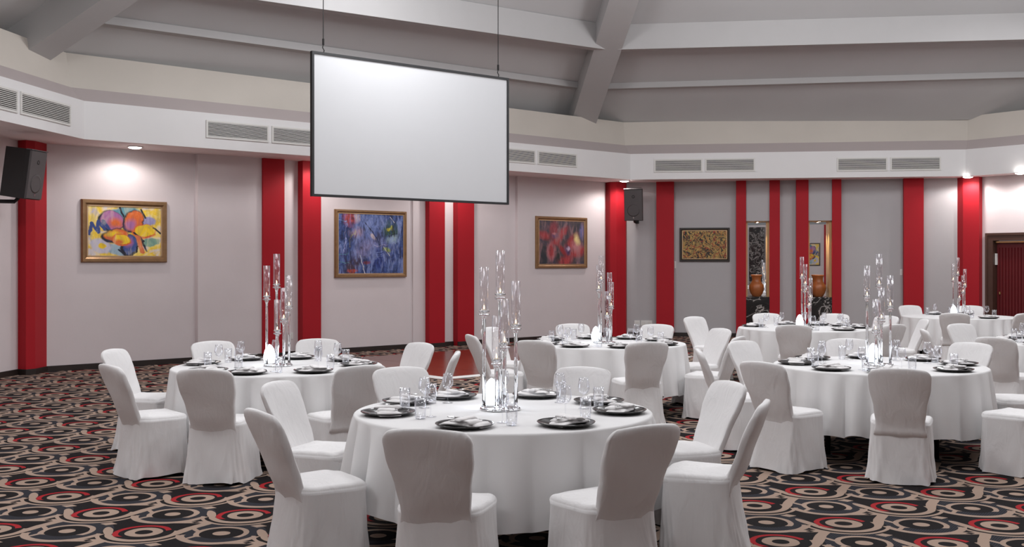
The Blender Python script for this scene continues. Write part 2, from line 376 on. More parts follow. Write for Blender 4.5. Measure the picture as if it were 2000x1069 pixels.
# ------------------------------------------------------------------ mesh helpers
class MB:
    def __init__(s): s.v = []; s.f = []
    def box(s, x0, x1, y0, y1, z0, z1):
        n = len(s.v)
        s.v += [(x0, y0, z0), (x1, y0, z0), (x1, y1, z0), (x0, y1, z0), (x0, y0, z1), (x1, y0, z1), (x1, y1, z1), (x0, y1, z1)]
        s.f += [(n, n+3, n+2, n+1), (n+4, n+5, n+6, n+7), (n, n+1, n+5, n+4), (n+1, n+2, n+6, n+5), (n+2, n+3, n+7, n+6), (n+3, n, n+4, n+7)]
        return s
    def prism(s, poly, z0, z1):          # poly counter-clockwise
        n = len(s.v); k = len(poly)
        s.v += [(*p, z0) for p in poly]+[(*p, z1) for p in poly]
        s.f += [tuple(n+k-1-i for i in range(k)), tuple(n+k+i for i in range(k))]
        s.f += [(n+i, n+(i+1) % k, n+k+(i+1) % k, n+k+i) for i in range(k)]
        return s
    def lathe(s, prof, seg=24, cx=0, cy=0, closed=False):
        n = len(s.v); k = len(prof)
        for r, z in prof:
            for i in range(seg):
                a = 2*PI*i/seg
                s.v.append((cx+r*math.cos(a), cy+r*math.sin(a), z))
        for j in range(k-1):
            for i in range(seg):
                i2 = (i+1) % seg
                s.f.append((n+j*seg+i, n+j*seg+i2, n+(j+1)*seg+i2, n+(j+1)*seg+i))
        if closed:
            s.f.append(tuple(n+seg-1-i for i in range(seg)))
            s.f.append(tuple(n+(k-1)*seg+i for i in range(seg)))
        return s
    def tube(s, pts, r, seg=8):
        n = len(s.v); pts = [Vector(p) for p in pts]; k = len(pts)
        for j, p in enumerate(pts):
            d = (pts[min(j+1, k-1)]-pts[max(j-1, 0)]).normalized()
            a = d.orthogonal().normalized(); b_ = d.cross(a)
            rr = r[j] if isinstance(r, (list, tuple)) else r
            for i in range(seg):
                t = 2*PI*i/seg
                s.v.append(tuple(p+(a*math.cos(t)+b_*math.sin(t))*rr))
        for j in range(k-1):
            for i in range(seg):
                i2 = (i+1) % seg
                s.f.append((n+j*seg+i, n+j*seg+i2, n+(j+1)*seg+i2, n+(j+1)*seg+i))
        s.f.append(tuple(n+seg-1-i for i in range(seg))); s.f.append(tuple(n+(k-1)*seg+i for i in range(seg)))
        return s
    def rings(s, rings, cap0=True, cap1=True):
        n = len(s.v); m_ = len(rings[0])
        for r in rings: s.v += [tuple(p) for p in r]
        for j in range(len(rings)-1):
            for i in range(m_):
                i2 = (i+1) % m_
                s.f.append((n+j*m_+i, n+j*m_+i2, n+(j+1)*m_+i2, n+(j+1)*m_+i))
        if cap0: s.f.append(tuple(n+m_-1-i for i in range(m_)))
        if cap1: s.f.append(tuple(n+(len(rings)-1)*m_+i for i in range(m_)))
        return s
    def xform(s, mat, frm=0):
        for i in range(frm, len(s.v)): s.v[i] = tuple(mat @ Vector(s.v[i]))
        return s
    def mesh(s, name, mat, smooth=False):
        me = bpy.data.meshes.new(name); me.from_pydata(s.v, [], s.f); me.update()
        if mat: me.materials.append(M[mat] if isinstance(mat, str) else mat)
        if smooth:
            for p in me.polygons: p.use_smooth = True
        return me
def link(name, me, parent=None, loc=(0, 0, 0), rot=(0, 0, 0)):
    o = bpy.data.objects.new(name, me); C.objects.link(o)
    o.location = loc; o.rotation_euler = rot
    if parent: o.parent = parent
    return o
def mk(name, mb, mat, parent=None, smooth=False, loc=(0, 0, 0), rot=(0, 0, 0)):
    return link(name, mb.mesh(name, mat, smooth), parent, loc, rot)
def autosmooth(o, ang=35):
    me = o.data
    for p in me.polygons: p.use_smooth = True
    try: me.set_sharp_from_angle(angle=math.radians(ang))
    except Exception: pass
    return o
def tag(o, label, cat, group=None):
    o['label'] = label; o['category'] = cat
    if group: o['group'] = group
    return o
def thing(name, label, cat, loc=(0, 0, 0), rz=0, group=None):
    o = bpy.data.objects.new(name, None); C.objects.link(o); o.location = loc; o.rotation_euler = (0, 0, rz)
    o.empty_display_size = .1
    return tag(o, label, cat, group)
def struct(o, label=None):
    o['kind'] = 'structure'
    if label: o['label'] = label
    return o
def copy_tree(o, parent=None):
    c = o.copy(); C.objects.link(c); c.parent = parent
    for ch in o.children: copy_tree(ch, c)
    return c

# ------------------------------------------------------------------ room plan
AB, BC, CD = Vector((-7.33, 16.58)), Vector((2.247, 25.085)), Vector((9.84, 23.57))
A0, D1, E1 = Vector((-9.7, -5)), Vector((15.5, 16.0)), Vector((15.5, -5))
SOF = 3.49
fl = MB(); fl.v = [(-10.5, -5.5, 0), (16, -5.5, 0), (16, 26.5, 0), (-10.5, 26.5, 0)]; fl.f = [(0, 1, 2, 3)]
struct(mk('floor', fl, 'carpet'), 'patterned carpet of beige and red rings on black')

def frame_of(P, Q):
    d = (Q-P).normalized(); return P, d, math.atan2(d.y, d.x), (Q-P).length
# a wall object's local x runs along the wall, local -y points into the room
def wall_root(name, P, Q, mat, spans, label):
    _, d, a, L = frame_of(P, Q)
    mb = MB()
    for s0, s1 in spans: mb.box(s0, s1, 0, .2, 0, SOF+.02)
    return struct(mk(name, mb, mat, loc=(P.x, P.y, 0), rot=(0, 0, a)), label)
LB, LC = (BC-AB).length, (CD-BC).length
wallA = wall_root('wall_left', A0, AB, 'wall_paint', [(0, (AB-A0).length)], 'grey-mauve painted wall at the left edge')
wallB = wall_root('wall_back_left', AB, BC, 'wall_paint', [(0, LB)], 'long grey-mauve wall with paintings and red pilasters behind the screen')
N1, N2 = (3.045, 3.552), (4.388, 4.886)
wallC = wall_root('wall_back', BC, CD, 'wall_paint_grey', [(0, N1[0]), (N1[1], N2[0]), (N2[1], LC)], 'grey back wall with two mirrored niches')
wallD = wall_root('wall_back_right', CD, D1, 'wall_paint', [(0, .43), (2.62, (D1-CD).length)], 'pale wall with the red door at the right edge')
mb = MB().box(.43, 2.62, 0, .2, 2.26, SOF+.02); mk('lintel_panel', mb, 'wall_paint', wallD)
wall_root('wall_right', D1, E1, 'wall_paint', [(0, (E1-D1).length)], 'grey-mauve side wall outside the frame')
wallF = wall_root('wall_front', E1, A0, 'wall_paint', [(0, (A0-E1).length)], 'grey wall behind the camera, seen in the niche mirrors')

def pil(wall, s0, s1, p, mat='red_paint', z0=0, z1=SOF, name='pilaster', chamf=0):
    mb = MB()
    if chamf: mb.prism([(s0, 0), (s0+chamf, -p), (s1-chamf, -p), (s1, 0)], z0, z1)
    else: mb.box(s0, s1, -p, 0, z0, z1)
    return mk(name, mb, mat, wall)
# long wall: grey panels proud of the wall and red pilasters
pil(wallB, 2.70, 3.885, .10, 'wall_paint', name='wall_panel')
pil(wallB, 3.885, 4.31, .14)
pil(wallB, 4.66, 5.04, .17)
pil(wallB, 7.20, 7.50, .03, 'wall_paint', name='wall_panel')
pil(wallB, 7.50, 7.885, .16)
pil(wallB, 8.22, 8.645, .15)
pil(wallB, 9.90, 12.55, .07, 'wall_paint', name='wall_panel')
# corner pilasters (folded round the corners of the plan)
def corner_pil(name, poly):
    o = mk(name, MB().prism(poly, 0, SOF), 'red_paint'); return struct(o)
corner_pil('trim_1', [(-7.5, 16.4), (-7.41, 16.34), (-7.21, 16.25), (-7.13, 16.38), (-7.12, 16.77), (-7.4, 16.75)])['label'] = 'red corner pilaster under the left loudspeaker'
corner_pil('trim_2', [(2.13, 24.98), (2.22, 24.78), (2.36, 24.74), (2.58, 24.86), (2.62, 25.02), (2.3, 25.2)])['label'] = 'red corner pilaster beside the right loudspeaker'
corner_pil('trim_3', [(9.60, 23.62), (9.64, 23.42), (9.90, 23.22), (10.02, 23.34), (9.98, 23.5), (9.8, 23.7)])['label'] = 'red corner pilaster left of the door'
for s0, s1 in [(1.06, 1.452), (2.825, 3.042), (3.550, 3.772), (4.122, 4.384), (4.884, 5.078), (6.378, 6.786)]:
    pil(wallC, s0, s1, .15)
# skirting boards
def skirt(name, P, Q, spans, off=.02):
    _, d, a, L = frame_of(P, Q)
    mb = MB()
    for s0, s1, p in spans: mb.box(s0, s1, -p-off, -p, 0, .085)
    struct(mk(name, mb, 'dark_skirting', loc=(P.x, P.y, 0), rot=(0, 0, a)), 'dark skirting board')
skirt('baseboard_left', A0, AB, [(0, (AB-A0).length, 0)])
skirt('baseboard_back_left', AB, BC, [(.2, 2.7, 0), (2.69, 3.885, .10), (3.88, 4.31, .14), (4.31, 4.66, 0), (4.65, 5.05, .17), (5.04, 7.2, 0), (7.2, 7.5, .03), (7.49, 7.89, .16), (7.88, 8.22, 0), (8.21, 8.65, .15), (8.645, 9.9, 0), (9.89, 12.56, .07)])
skirt('baseboard_back', BC, CD, [(.4, 1.06, 0), (1.05, 1.46, .15), (1.45, 2.825, 0), (2.82, 3.045, .15), (3.55, 3.78, .15), (3.77, 4.122, 0), (4.12, 4.39, .15), (4.88, 5.08, .15), (5.078, 6.378, 0), (6.37, 6.79, .15), (6.786, 7.5, 0)])
skirt('baseboard_back_right', CD, D1, [(.2, .43, 0)])
struct(mk('baseboard_corner', MB().prism([(-7.5, 16.38), (-7.41, 16.32), (-7.20, 16.23), (-7.11, 16.37), (-7.10, 16.78), (-7.4, 16.77)], 0, .085), 'dark_skirting'), 'dark skirting round the red corner pilaster')

# niches: upper panel, mirror, timber reveals, marble plinth
for (s0, s1) in (N1, N2):
    mk('niche_panel', MB().box(s0, s1, -.10, .45, 2.59, SOF), 'wall_paint_grey', wallC)
    mk('niche_back', MB().box(s0-.03, s1+.03, .41, .45, 0, 2.6), 'duct_dark', wallC)
    mk('niche_mirror', MB().box(s0+.005, s1-.005, .395, .41, .9, 2.6), 'mirror', wallC)
    mk('niche_reveal', MB().box(s1-.055, s1, -.02, .395, .9, 2.59), 'gold_wood', wallC)
    mk('niche_reveal', MB().box(s0, s0+.03, .0, .395, .9, 2.59), 'gold_wood', wallC)
    mk('plinth', MB().box(s0, s1, -.10, .41, 0, .885), 'black_marble', wallC)
    mk('plinth_top', MB().box(s0, s1, -.12, .41, .885, .905), 'black_marble', wallC)
    lm = MB().lathe([(.03, 2.59), (.06, 2.588), (.062, 2.575), (.045, 2.572), (.045, 2.578), (0.001, 2.579)], 16)
    lamp = mk('niche_lamp_ring', lm, 'brass', wallC, True, loc=((s0+s1)/2, .15, 0))
    mk('niche_lamp_lens', MB().lathe([(.044, 2.574), (.001, 2.573)], 16), 'downlight', lamp)
    P_ = wallC.matrix_basis @ Vector(((s0+s1)/2, .12, 2.5))
    sd = bpy.data.lights.new('niche_spot', 'SPOT'); sd.energy = 45; sd.spot_size = 1.6; sd.spot_blend = .8; sd.color = (1, .85, .62); sd.shadow_soft_size = .03
    so = bpy.data.objects.new('niche_spot', sd); C.objects.link(so); so.location = P_
    # terracotta jar
    g = [(.001, 0), (.085, 0), (.10, .02), (.135, .08), (.158, .15), (.162, .20), (.150, .26), (.118, .31), (.095, .345), (.092, .39), (.098, .43), (.115, .462), (.122, .475), (.118, .487), (.10, .483), (.082, .45), (.075, .40), (.08, .34), (.001, .30)]
    mb = MB().lathe(g, 40)
    for i, v in enumerate(mb.v):
        a = math.atan2(v[1], v[0]); r = math.hypot(v[0], v[1])
        if .03 < v[2] < .30 and r > .09:
            k = 1+.022*math.cos(14*a)*math.sin(PI*(v[2]-.03)/.27); mb.v[i] = (v[0]*k, v[1]*k, v[2])
    q = wallC.matrix_basis @ Vector(((s0+s1)/2-.02, .13, .905))
    jar = thing('terracotta_jar', 'fluted terracotta jar in the %s mirrored wall niche' % ('left-hand' if s0 < 4 else 'right-hand'), 'jar', q, group='jars in the wall niches')
    mk('body', mb, 'terracotta', jar, True)
# things behind the camera that the mirrors show
xf = lambda X_: 15.5-X_
mk('marble_column', MB().box(xf(.72), xf(-.02), -.35, 0, 0, 3.4), 'black_marble', wallF)
pil(wallF, xf(3.76), xf(3.55), .15)

# ------------------------------------------------------------------ bulkhead with fascia, cove and ring beam
PBk = [Vector(p) for p in [(-8.55, -5), (-6.3, 16.14), (2.6, 24.07), (9.56, 23.1), (14.9, 15.98), (14.9, -5)]]
def offset(poly, o):
    out_ = []
    for i, p in enumerate(poly):
        ns = []
        if i > 0: d = (p-poly[i-1]).normalized(); ns.append(Vector((-d.y, d.x)))
        if i < len(poly)-1: d = (poly[i+1]-p).normalized(); ns.append(Vector((-d.y, d.x)))
        n = sum(ns, Vector((0, 0))).normalized()
        out_.append(p+n*(o/max(.3, n.dot(ns[0]))))
    return out_
def band(polyA, zA, polyB, zB, mb):
    n = len(mb.v)
    mb.v += [(*p, zA) for p in polyA]+[(*p, zB) for p in polyB]; k = len(polyA)
    mb.f += [(n+i, n+i+1, n+k+i+1, n+k+i) for i in range(k-1)]
    return mb
walls_pl = [A0, AB, BC, CD, D1, E1]
walls_out = offset(walls_pl, .19)
sof = MB(); band(PBk, SOF, walls_out, SOF, sof); band(PBk, SOF+.03, walls_out, SOF+.03, sof)
struct(mk('soffit', sof, 'soffit_paint'), 'mauve soffit under the white bulkhead')
fa = MB(); P2 = offset(PBk, .06); band(PBk, SOF, PBk, SOF+.565, fa); band(PBk, SOF+.565, P2, SOF+.565, fa); band(P2, SOF, P2, SOF+.565, fa)
struct(mk('bulkhead_fascia', fa, 'white_paint'), 'white bulkhead band running round the hall')
P3 = offset(PBk, .26); P4 = offset(PBk, .36); P5 = offset(PBk, .75)
cv = MB(); band(P2, SOF+.555, P3, 4.275, cv); struct(mk('cove', cv, 'mauve_paint'), 'mauve sloping strip above the bulkhead')
rg = MB(); band(P3, 4.27, P4, 4.80, rg); band(P4, 4.80, P5, 4.82, rg); struct(mk('ring_beam', rg, 'cream_paint'), 'rough cream ring beam at the foot of the roof')

# ------------------------------------------------------------------ tent roof with ribs and purlins
APEX = Vector((3.0, 12.7, 10.43))
RF = [Vector((*p, 4.72)) for p in [(-9.3, -5.6), (-7.45, 15.75), (1.42, 24.85), (13.6, 22.7), (16, 16.2), (16, -5.6)]]
rm = MB(); rm.v = [tuple(APEX)]+[tuple(p) for p in RF]
rm.f = [(0, i+1, (i+1) % len(RF)+1) for i in range(len(RF))]
ceil = struct(mk('ceiling', rm, 'ceiling_paint'), 'grey tent-shaped ceiling')
def strip_beam(name, a, b_, width, depth, up=.05):
    """box along a->b hanging down from the roof"""
    a, b_ = Vector(a), Vector(b_); d = b_-a; h = Vector((d.y, -d.x, 0)).normalized()*(width/2)
    dn = Vector((0, 0, -depth)); uu = Vector((0, 0, up))
    mb = MB(); mb.rings([[a-h+uu, a+h+uu, a+h+dn, a-h+dn], [b_-h+uu, b_+h+uu, b_+h+dn, b_-h+dn]])
    return mk(name, mb, 'beam_paint', ceil)
for i in range(1, 5):
    strip_beam('rib', RF[i]+(APEX-RF[i])*-.03, RF[i]+(APEX-RF[i])*.97, .55, .52)
for i in range(0, 5):
    L0, R0 = RF[i], RF[i+1]
    for lf, fr, fr2, dp, wd in ((.7, .122, .122, .07, .22), (.79, .272, .262, .44, .22), (.85, .46, .45, .42, .22)):
        strip_beam('purlin', L0+(APEX-L0)*fr*(lf if i == 1 else 1), R0+(APEX-R0)*(fr if i == 1 else fr2), wd, dp)
def roof_z(x, y):
    for i in range(len(RF)):
        a, b_, c_ = APEX, RF[i], RF[(i+1) % len(RF)]
        den = (b_.y-c_.y)*(a.x-c_.x)+(c_.x-b_.x)*(a.y-c_.y)
        u = ((b_.y-c_.y)*(x-c_.x)+(c_.x-b_.x)*(y-c_.y))/den; v = ((c_.y-a.y)*(x-c_.x)+(a.x-c_.x)*(y-c_.y))/den
        if u >= -1e-6 and v >= -1e-6 and 1-u-v >= -1e-6: return u*a.z+v*b_.z+(1-u-v)*c_.z
    return 6

# ------------------------------------------------------------------ air vents on the bulkhead (slats one by one)
slat_me = {}
def vent(P, Q, s0, s1, z0, z1, label):
    _, d, a, L = frame_of(P, Q)
    o = thing('air_vent', label, 'vent', (P.x+d.x*s0, P.y+d.y*s0, z0), a, 'air vents on the bulkhead')
    W, Hh = s1-s0, z1-z0; fw = .028
    fr = MB().box(0, W, -.02, 0, 0, fw).box(0, W, -.02, 0, Hh-fw, Hh).box(0, fw, -.02, 0, fw, Hh-fw).box(W-fw, W, -.02, 0, fw, Hh-fw)
    mk('frame', fr, 'grille_white', o)
    mk('duct', MB().box(fw, W-fw, -.004, -.001, fw, Hh-fw), 'duct_dark', o)
    n = 10
    key = round(W, 2)
    if key not in slat_me:
        sm = MB().box(fw, W-fw, -.016, -.005, -.005, .005)
        slat_me[key] = sm.mesh('slat', 'grille_white')
    for i in range(n):
        link('slat', slat_me[key], o, (0, 0, fw+(Hh-2*fw)*(i+.5)/n), (0, 0, 0))
pbA, pbB, pbC, pbD = PBk[0], PBk[1], PBk[2], PBk[3]
LA_ = (pbB-pbA).length
vent(pbA, pbB, LA_-2.82, LA_-1.79, 3.63, 3.93, 'left slatted air vent at the left edge above the loudspeaker')
vent(pbA, pbB, LA_-1.72, LA_-.42, 3.63, 3.93, 'right slatted air vent of the pair above the left loudspeaker')
vent(pbB, pbC, 1.92, 3.03, 3.66, 3.94, 'slatted air vent left of the screen, first of two')
vent(pbB, pbC, 3.09, 4.12, 3.66, 3.94, 'slatted air vent touching the left edge of the screen')
vent(pbB, pbC, 7.98, 9.06, 3.66, 3.94, 'slatted air vent partly hidden by the right edge of the screen')
vent(pbB, pbC, 9.13, 10.25, 3.66, 3.94, 'slatted air vent right of the screen, nearer the corner')
vent(pbC, pbD, .52, 1.56, 3.64, 3.93, 'slatted air vent above the small tangled painting, left one')
vent(pbC, pbD, 1.62, 2.68, 3.64, 3.93, 'slatted air vent left of the wall niches, right one of its pair')
vent(pbC, pbD, 4.40, 5.44, 3.62, 3.91, 'slatted air vent above the right-hand niche')
vent(pbC, pbD, 5.50, 6.53, 3.62, 3.91, 'slatted air vent nearest the door')

# ------------------------------------------------------------------ downlights in the soffit
def downlight(x, y, label, e=40):
    o = thing('downlight', label, 'downlight', (x, y, SOF), 0, 'downlights in the soffit')
    mk('trim_ring', MB().lathe([(.112, 0), (.118, -.012), (.102, -.018), (.098, -.004)], 24), 'white_paint', o, True)
    mk('lens', MB().lathe([(.10, -.014), (.085, -.028), (.05, -.036), (.001, -.038)], 24), 'downlight', o, True)
    d = bpy.data.lights.new('downlight_beam', 'SPOT'); d.energy = e; d.spot_size = math.radians(165); d.spot_blend = .45; d.color = (1, .93, .9); d.shadow_soft_size = .07
    l = bpy.data.objects.new('downlight_beam', d); C.objects.link(l); l.location = (x, y, SOF-.06)
downlight(-5.90, 17.15, 'lit downlight above the flower painting')
downlight(-3.30, 19.42, 'lit downlight behind the left part of the screen')
downlight(-.95, 21.45, 'lit downlight behind the right edge of the screen')
downlight(2.49, 24.30, 'lit downlight above the right loudspeaker', 60)
downlight(9.62, 23.12, 'lit downlight above the red corner pilaster by the door', 50)
downlight(10.28, 22.15, 'lit downlight above the door at the right edge', 50)

# ------------------------------------------------------------------ projection screen on cables
SL, SR_ = Vector((-2.90, 15.82)), Vector((-.068, 18.19))
_, sd_, sang, SW = frame_of(SL, SR_)
scr = thing('projection_screen', 'large blank white projection screen with black border hanging on two cables', 'screen', (SL.x, SL.y, 2.63), sang)
SH = 2.10; bw = .035
mk('screen_surface', MB().box(bw, SW-bw, -.012, .0, bw, SH-bw), 'screen_white', scr)
mk('border', MB().box(0, SW, -.03, .03, 0, bw).box(0, SW, -.03, .03, SH-bw, SH).box(0, bw, -.03, .03, bw, SH-bw).box(SW-bw, SW, -.03, .03, bw, SH-bw), 'screen_border', scr)
for s in (.20, SW-.21):
    q = SL+sd_*s
    top = roof_z(q.x, q.y)-2.63-.02
    cb = mk('cable', MB().tube([(s, 0, SH+.12), (s, 0, top)], .007, 6), 'black_metal', scr)
    mk('hook', MB().tube([(s, 0, SH-.01), (s+.015, 0, SH+.03), (s-.012, 0, SH+.07), (s, 0, SH+.12)], .008, 6).tube([(s, 0, SH+.11), (s, 0, SH+.20)], .016, 8), 'black_metal', scr)

# ------------------------------------------------------------------ loudspeakers
def loudspeaker(loc, rz, tilt, label, sc=1.0, arm=None):
    o = thing('loudspeaker', label, 'speaker', loc, 0, 'wall-mounted loudspeakers')
    R_ = Matrix.Rotation(rz, 4, 'Z') @ Matrix.Rotation(tilt, 4, 'X')
    S_ = R_ @ Matrix.Scale(sc, 4)
    w2, h2 = .20, .345
    body = MB().prism([(-.13, .40), (-w2, .06), (-w2, .0), (w2, .0), (w2, .06), (.13, .40)], -h2, h2)
    cab = mk('cabinet', body.xform(S_), 'black_plastic', o)
    gr = MB().rings([[(-w2+.006, -.0, -h2+.01), (w2-.006, 0, -h2+.01), (w2-.006, 0, h2-.01), (-w2+.006, 0, h2-.01)],
                     [(-w2+.012, -.03, -h2+.016), (w2-.012, -.03, -h2+.016), (w2-.012, -.03, h2-.016), (-w2+.012, -.03, h2-.016)]])
    gl = mk('grille', gr.xform(S_), 'speaker_grille', o)
    mk('top_lip', MB().box(-w2-.004, w2+.004, -.034, .05, h2-.008, h2+.006).xform(S_), 'speaker_grille', cab)
    cone = MB().lathe([(.13, 0), (.132, .0015), (.11, .002), (.10, 0)], 28).xform(S_ @ Matrix.Translation((0, -.0305, -.12)) @ Matrix.Rotation(PI/2, 4, 'X'))
    mk('woofer_ring', cone, 'speaker_grille', gl, True)
    hn = MB().lathe([(.03, 0), (.032, .002), (.02, .003), (.018, 0)], 20).xform(S_ @ Matrix.Translation((0, -.0305, .18)) @ Matrix.Rotation(PI/2, 4, 'X'))
    mk('tweeter_ring', hn, 'black_plastic', gl, True)
    mk('badge', MB().box(-.012, .012, -.034, -.03, -h2+.05, -h2+.085).xform(S_), 'steel', gl)
    if arm:
        mk('bracket', MB().tube([R_ @ Vector((0, .2, -h2)), R_ @ Vector((0, .25, -h2-.06)), Vector(arm)], .028, 8).box(arm[0]-.04, arm[0]+.04, arm[1]-.04, arm[1]+.04, arm[2]-.14, arm[2]+.14), 'black_metal', o)
    return o
loudspeaker((-6.64, 15.25, 2.89), math.radians(83), math.radians(8), 'black loudspeaker on a wall bracket at the left edge', 1.0, (-.80, .0, -.36))
loudspeaker((2.68, 24.18, 2.94), math.radians(-12), math.radians(8), 'black loudspeaker on the wall between red pilasters right of the screen', 1.02, (.16, .70, -.25))

# ------------------------------------------------------------------ framed paintings
def picture(wall, s0, s1, z0, z1, fw, p, matf, matfil, canvas, label, fd=.055):
    W, Hh = s1-s0, z1-z0
    q = wall.matrix_basis @ Vector(((s0+s1)/2, -p, (z0+z1)/2))
    o = thing('framed_painting', label, 'painting', q, wall.rotation_euler.z, 'paintings on the walls')
    prof = [(0, 0), (0, -.035), (fw*.15, -fd), (fw*.55, -fd), (fw*.8, -.035), (fw, -.03), (fw, -.008)]
    mb = MB()
    x0, x1, y0, y1 = -W/2, W/2, -Hh/2, Hh/2
    rings = []
    for inset, dep in prof:
        rings.append([(x0+inset, dep, y0+inset), (x1-inset, dep, y0+inset), (x1-inset, dep, y1-inset), (x0+inset, dep, y1-inset)])
    fr = mk('frame', mb.rings(rings, True, False), matf, o)
    t = fw*.86
    mk('fillet', MB().box(x0+t, x1-t, -.036, -.03, y0+t, y0+fw+.006).box(x0+t, x1-t, -.036, -.03, y1-fw-.006, y1-t).box(x0+t, x0+fw+.006, -.036, -.03, y0+t, y1-t).box(x1-fw-.006, x1-t, -.036, -.03, y0+t, y1-t), matfil, o)
    mk('canvas', MB().box(x0+fw*.9, x1-fw*.9, -.028, -.01, y0+fw*.9, y1-fw*.9), canvas(W-2*fw, Hh-2*fw), o)
picture(wallB, .795, 2.19, 1.675, 2.665, .10, 0, 'bronze_frame', 'gold_fillet', painting_flower, 'abstract painting of a yellow, orange and purple flower in a bronze frame')
picture(wallB, 5.42, 7.04, 1.39, 2.655, .07, 0, 'bronze_frame', 'gold_fillet', painting_blue, 'abstract blue painting with yellow and red touches under the screen')
picture(wallB, 10.40, 11.95, 1.545, 2.665, .085, .07, 'bronze_frame', 'gold_fillet', painting_red, 'square painting of red flowers on dark ground in gold frame')
picture(wallC, 1.575, 2.685, 1.69, 2.45, .065, 0, 'black_frame', 'gold_fillet', painting_tangle, 'small ochre and brown tangled abstract painting in black frame')
picture(wallF, xf(3.35), xf(2.25), 1.5, 2.6, .05, 0, 'black_frame', 'gold_fillet', lambda a, b_: painting_flower(a, b_), 'yellow abstract painting behind the camera, reflected in the right-hand niche mirror')

# ------------------------------------------------------------------ door at the right edge
dr = thing('door_1', 'dark wood framed double door with red ribbed leaves at the right edge', 'door', (CD.x+.6*.43, CD.y-.8*.43, 0), math.atan2(-.8, .6))
dr['kind'] = 'structure'; del dr['category']
DW = 2.19
mk('frame', MB().box(0, .13, -.06, .2, 0, 2.26).box(DW-.13, DW, -.06, .2, 0, 2.26).box(.13, DW-.13, -.06, .2, 2.13, 2.26), 'door_frame_wood', dr)
mk('frame_moulding', MB().box(-.03, .02, -.08, 0, 0, 2.29).box(DW-.02, DW+.03, -.08, 0, 0, 2.29).box(.02, DW-.02, -.08, 0, 2.24, 2.29), 'door_frame_wood', dr)
mk('closer_rail', MB().box(.15, DW-.15, .02, .05, 2.085, 2.115), 'brass', dr)
sl = MB().prism([(-.028, 0), (-.016, -.025), (.016, -.025), (.028, 0)], 0, 1.92).mesh('rib', 'door_red')
for x0 in (.135, DW/2+.003):
    leaf = mk('door_leaf', MB().box(x0, x0+DW/2-.138, .10, .14, .01, 2.12), 'door_red', dr)
    n = 14
    for i in range(n):
        link('rib', sl, leaf, (x0+.04+(DW/2-.22)*i/(n-1), .10, .06))
mk('hinge', MB().box(.132, .165, .03, .10, 1.62, 1.86), 'socket_white', dr)
mk('door_handle', MB().tube([(.22, .06, 1.0), (.22, .06, 1.05)], .02, 10), 'brass', dr)

# ------------------------------------------------------------------ sockets and switches
def plate(wall, s, z, p, w_, h_, name, label, gangs=1):
    q = wall.matrix_basis @ Vector((s, -p, z))
    o = thing(name, label, 'switch' if 'switch' in name else 'socket', q, wall.rotation_euler.z)
    mk('plate', MB().box(-w_/2, w_/2, -.012, 0, -h_/2, h_/2), 'socket_white', o)
    for g in range(gangs):
        cx = (g-(gangs-1)/2)*w_/gangs
        mk('rocker' if 'switch' in name else 'insert', MB().box(cx-w_/gangs*.3, cx+w_/gangs*.3, -.018, -.012, -h_*.3, h_*.3), 'grille_white', o)
plate(wallC, .62, .29, 0, .13, .12, 'wall_socket', 'left of two white wall sockets between the red pilasters', 1)
plate(wallC, .83, .29, 0, .26, .12, 'wall_socket', 'right double white wall socket between the red pilasters', 2)
plate(wallB, 4.50, .36, 0, .12, .12, 'wall_socket', 'white wall socket between two red pilasters behind the left-hand table', 1)
plate(wallC, 1.475, 1.62, 0, .04, .16, 'light_switch', 'narrow white switch left of the tangled painting', 1)
plate(wallC, 6.345, 1.46, 0, .05, .13, 'light_switch', 'narrow white switch left of the wide red pilaster near the door', 1)

# ------------------------------------------------------------------ dance floor
dd = Vector((.7477, .6640)); dn = Vector((.6640, -.7477))
DP = Vector((-3.35, 18.5))
df = thing('dance_floor', 'portable red-brown wooden dance floor with pale edge on the carpet', 'dance floor', (DP.x, DP.y, 0), math.atan2(dd.y, dd.x))
pm = MB().box(.003, .897, -.897, -.003, 0, .018).mesh('panel', 'dance_wood')
for i in range(6):
    for j in range(4):
        link('panel', pm, df, (.9*i, -.9*j, 0))
W_, H_ = 5.4, 3.6
for poly in ([(-.12, .12), (-0, 0), (W_, 0), (W_+.12, .12)], [(W_, 0), (W_, -H_), (W_+.12, -H_-.12), (W_+.12, .12)], [(W_, -H_), (0, -H_), (-.12, -H_-.12), (W_+.12, -H_-.12)], [(0, -H_), (0, 0), (-.12, .12), (-.12, -H_-.12)]):
    mb = MB()
    mb.v = [(*p, .018 if k in (1, 2) or (0 <= p[0] <= W_ and -H_ <= p[1] <= 0) else .002) for k, p in enumerate(poly)]
    mb.v = [(p[0], p[1], .018 if (-1e-6 <= p[0] <= W_+1e-6 and -H_-1e-6 <= p[1] <= 1e-6) else .002) for p in poly]
    mb.f = [(0, 1, 2, 3)]
    mk('edge_ramp', mb, 'socket_white', df)

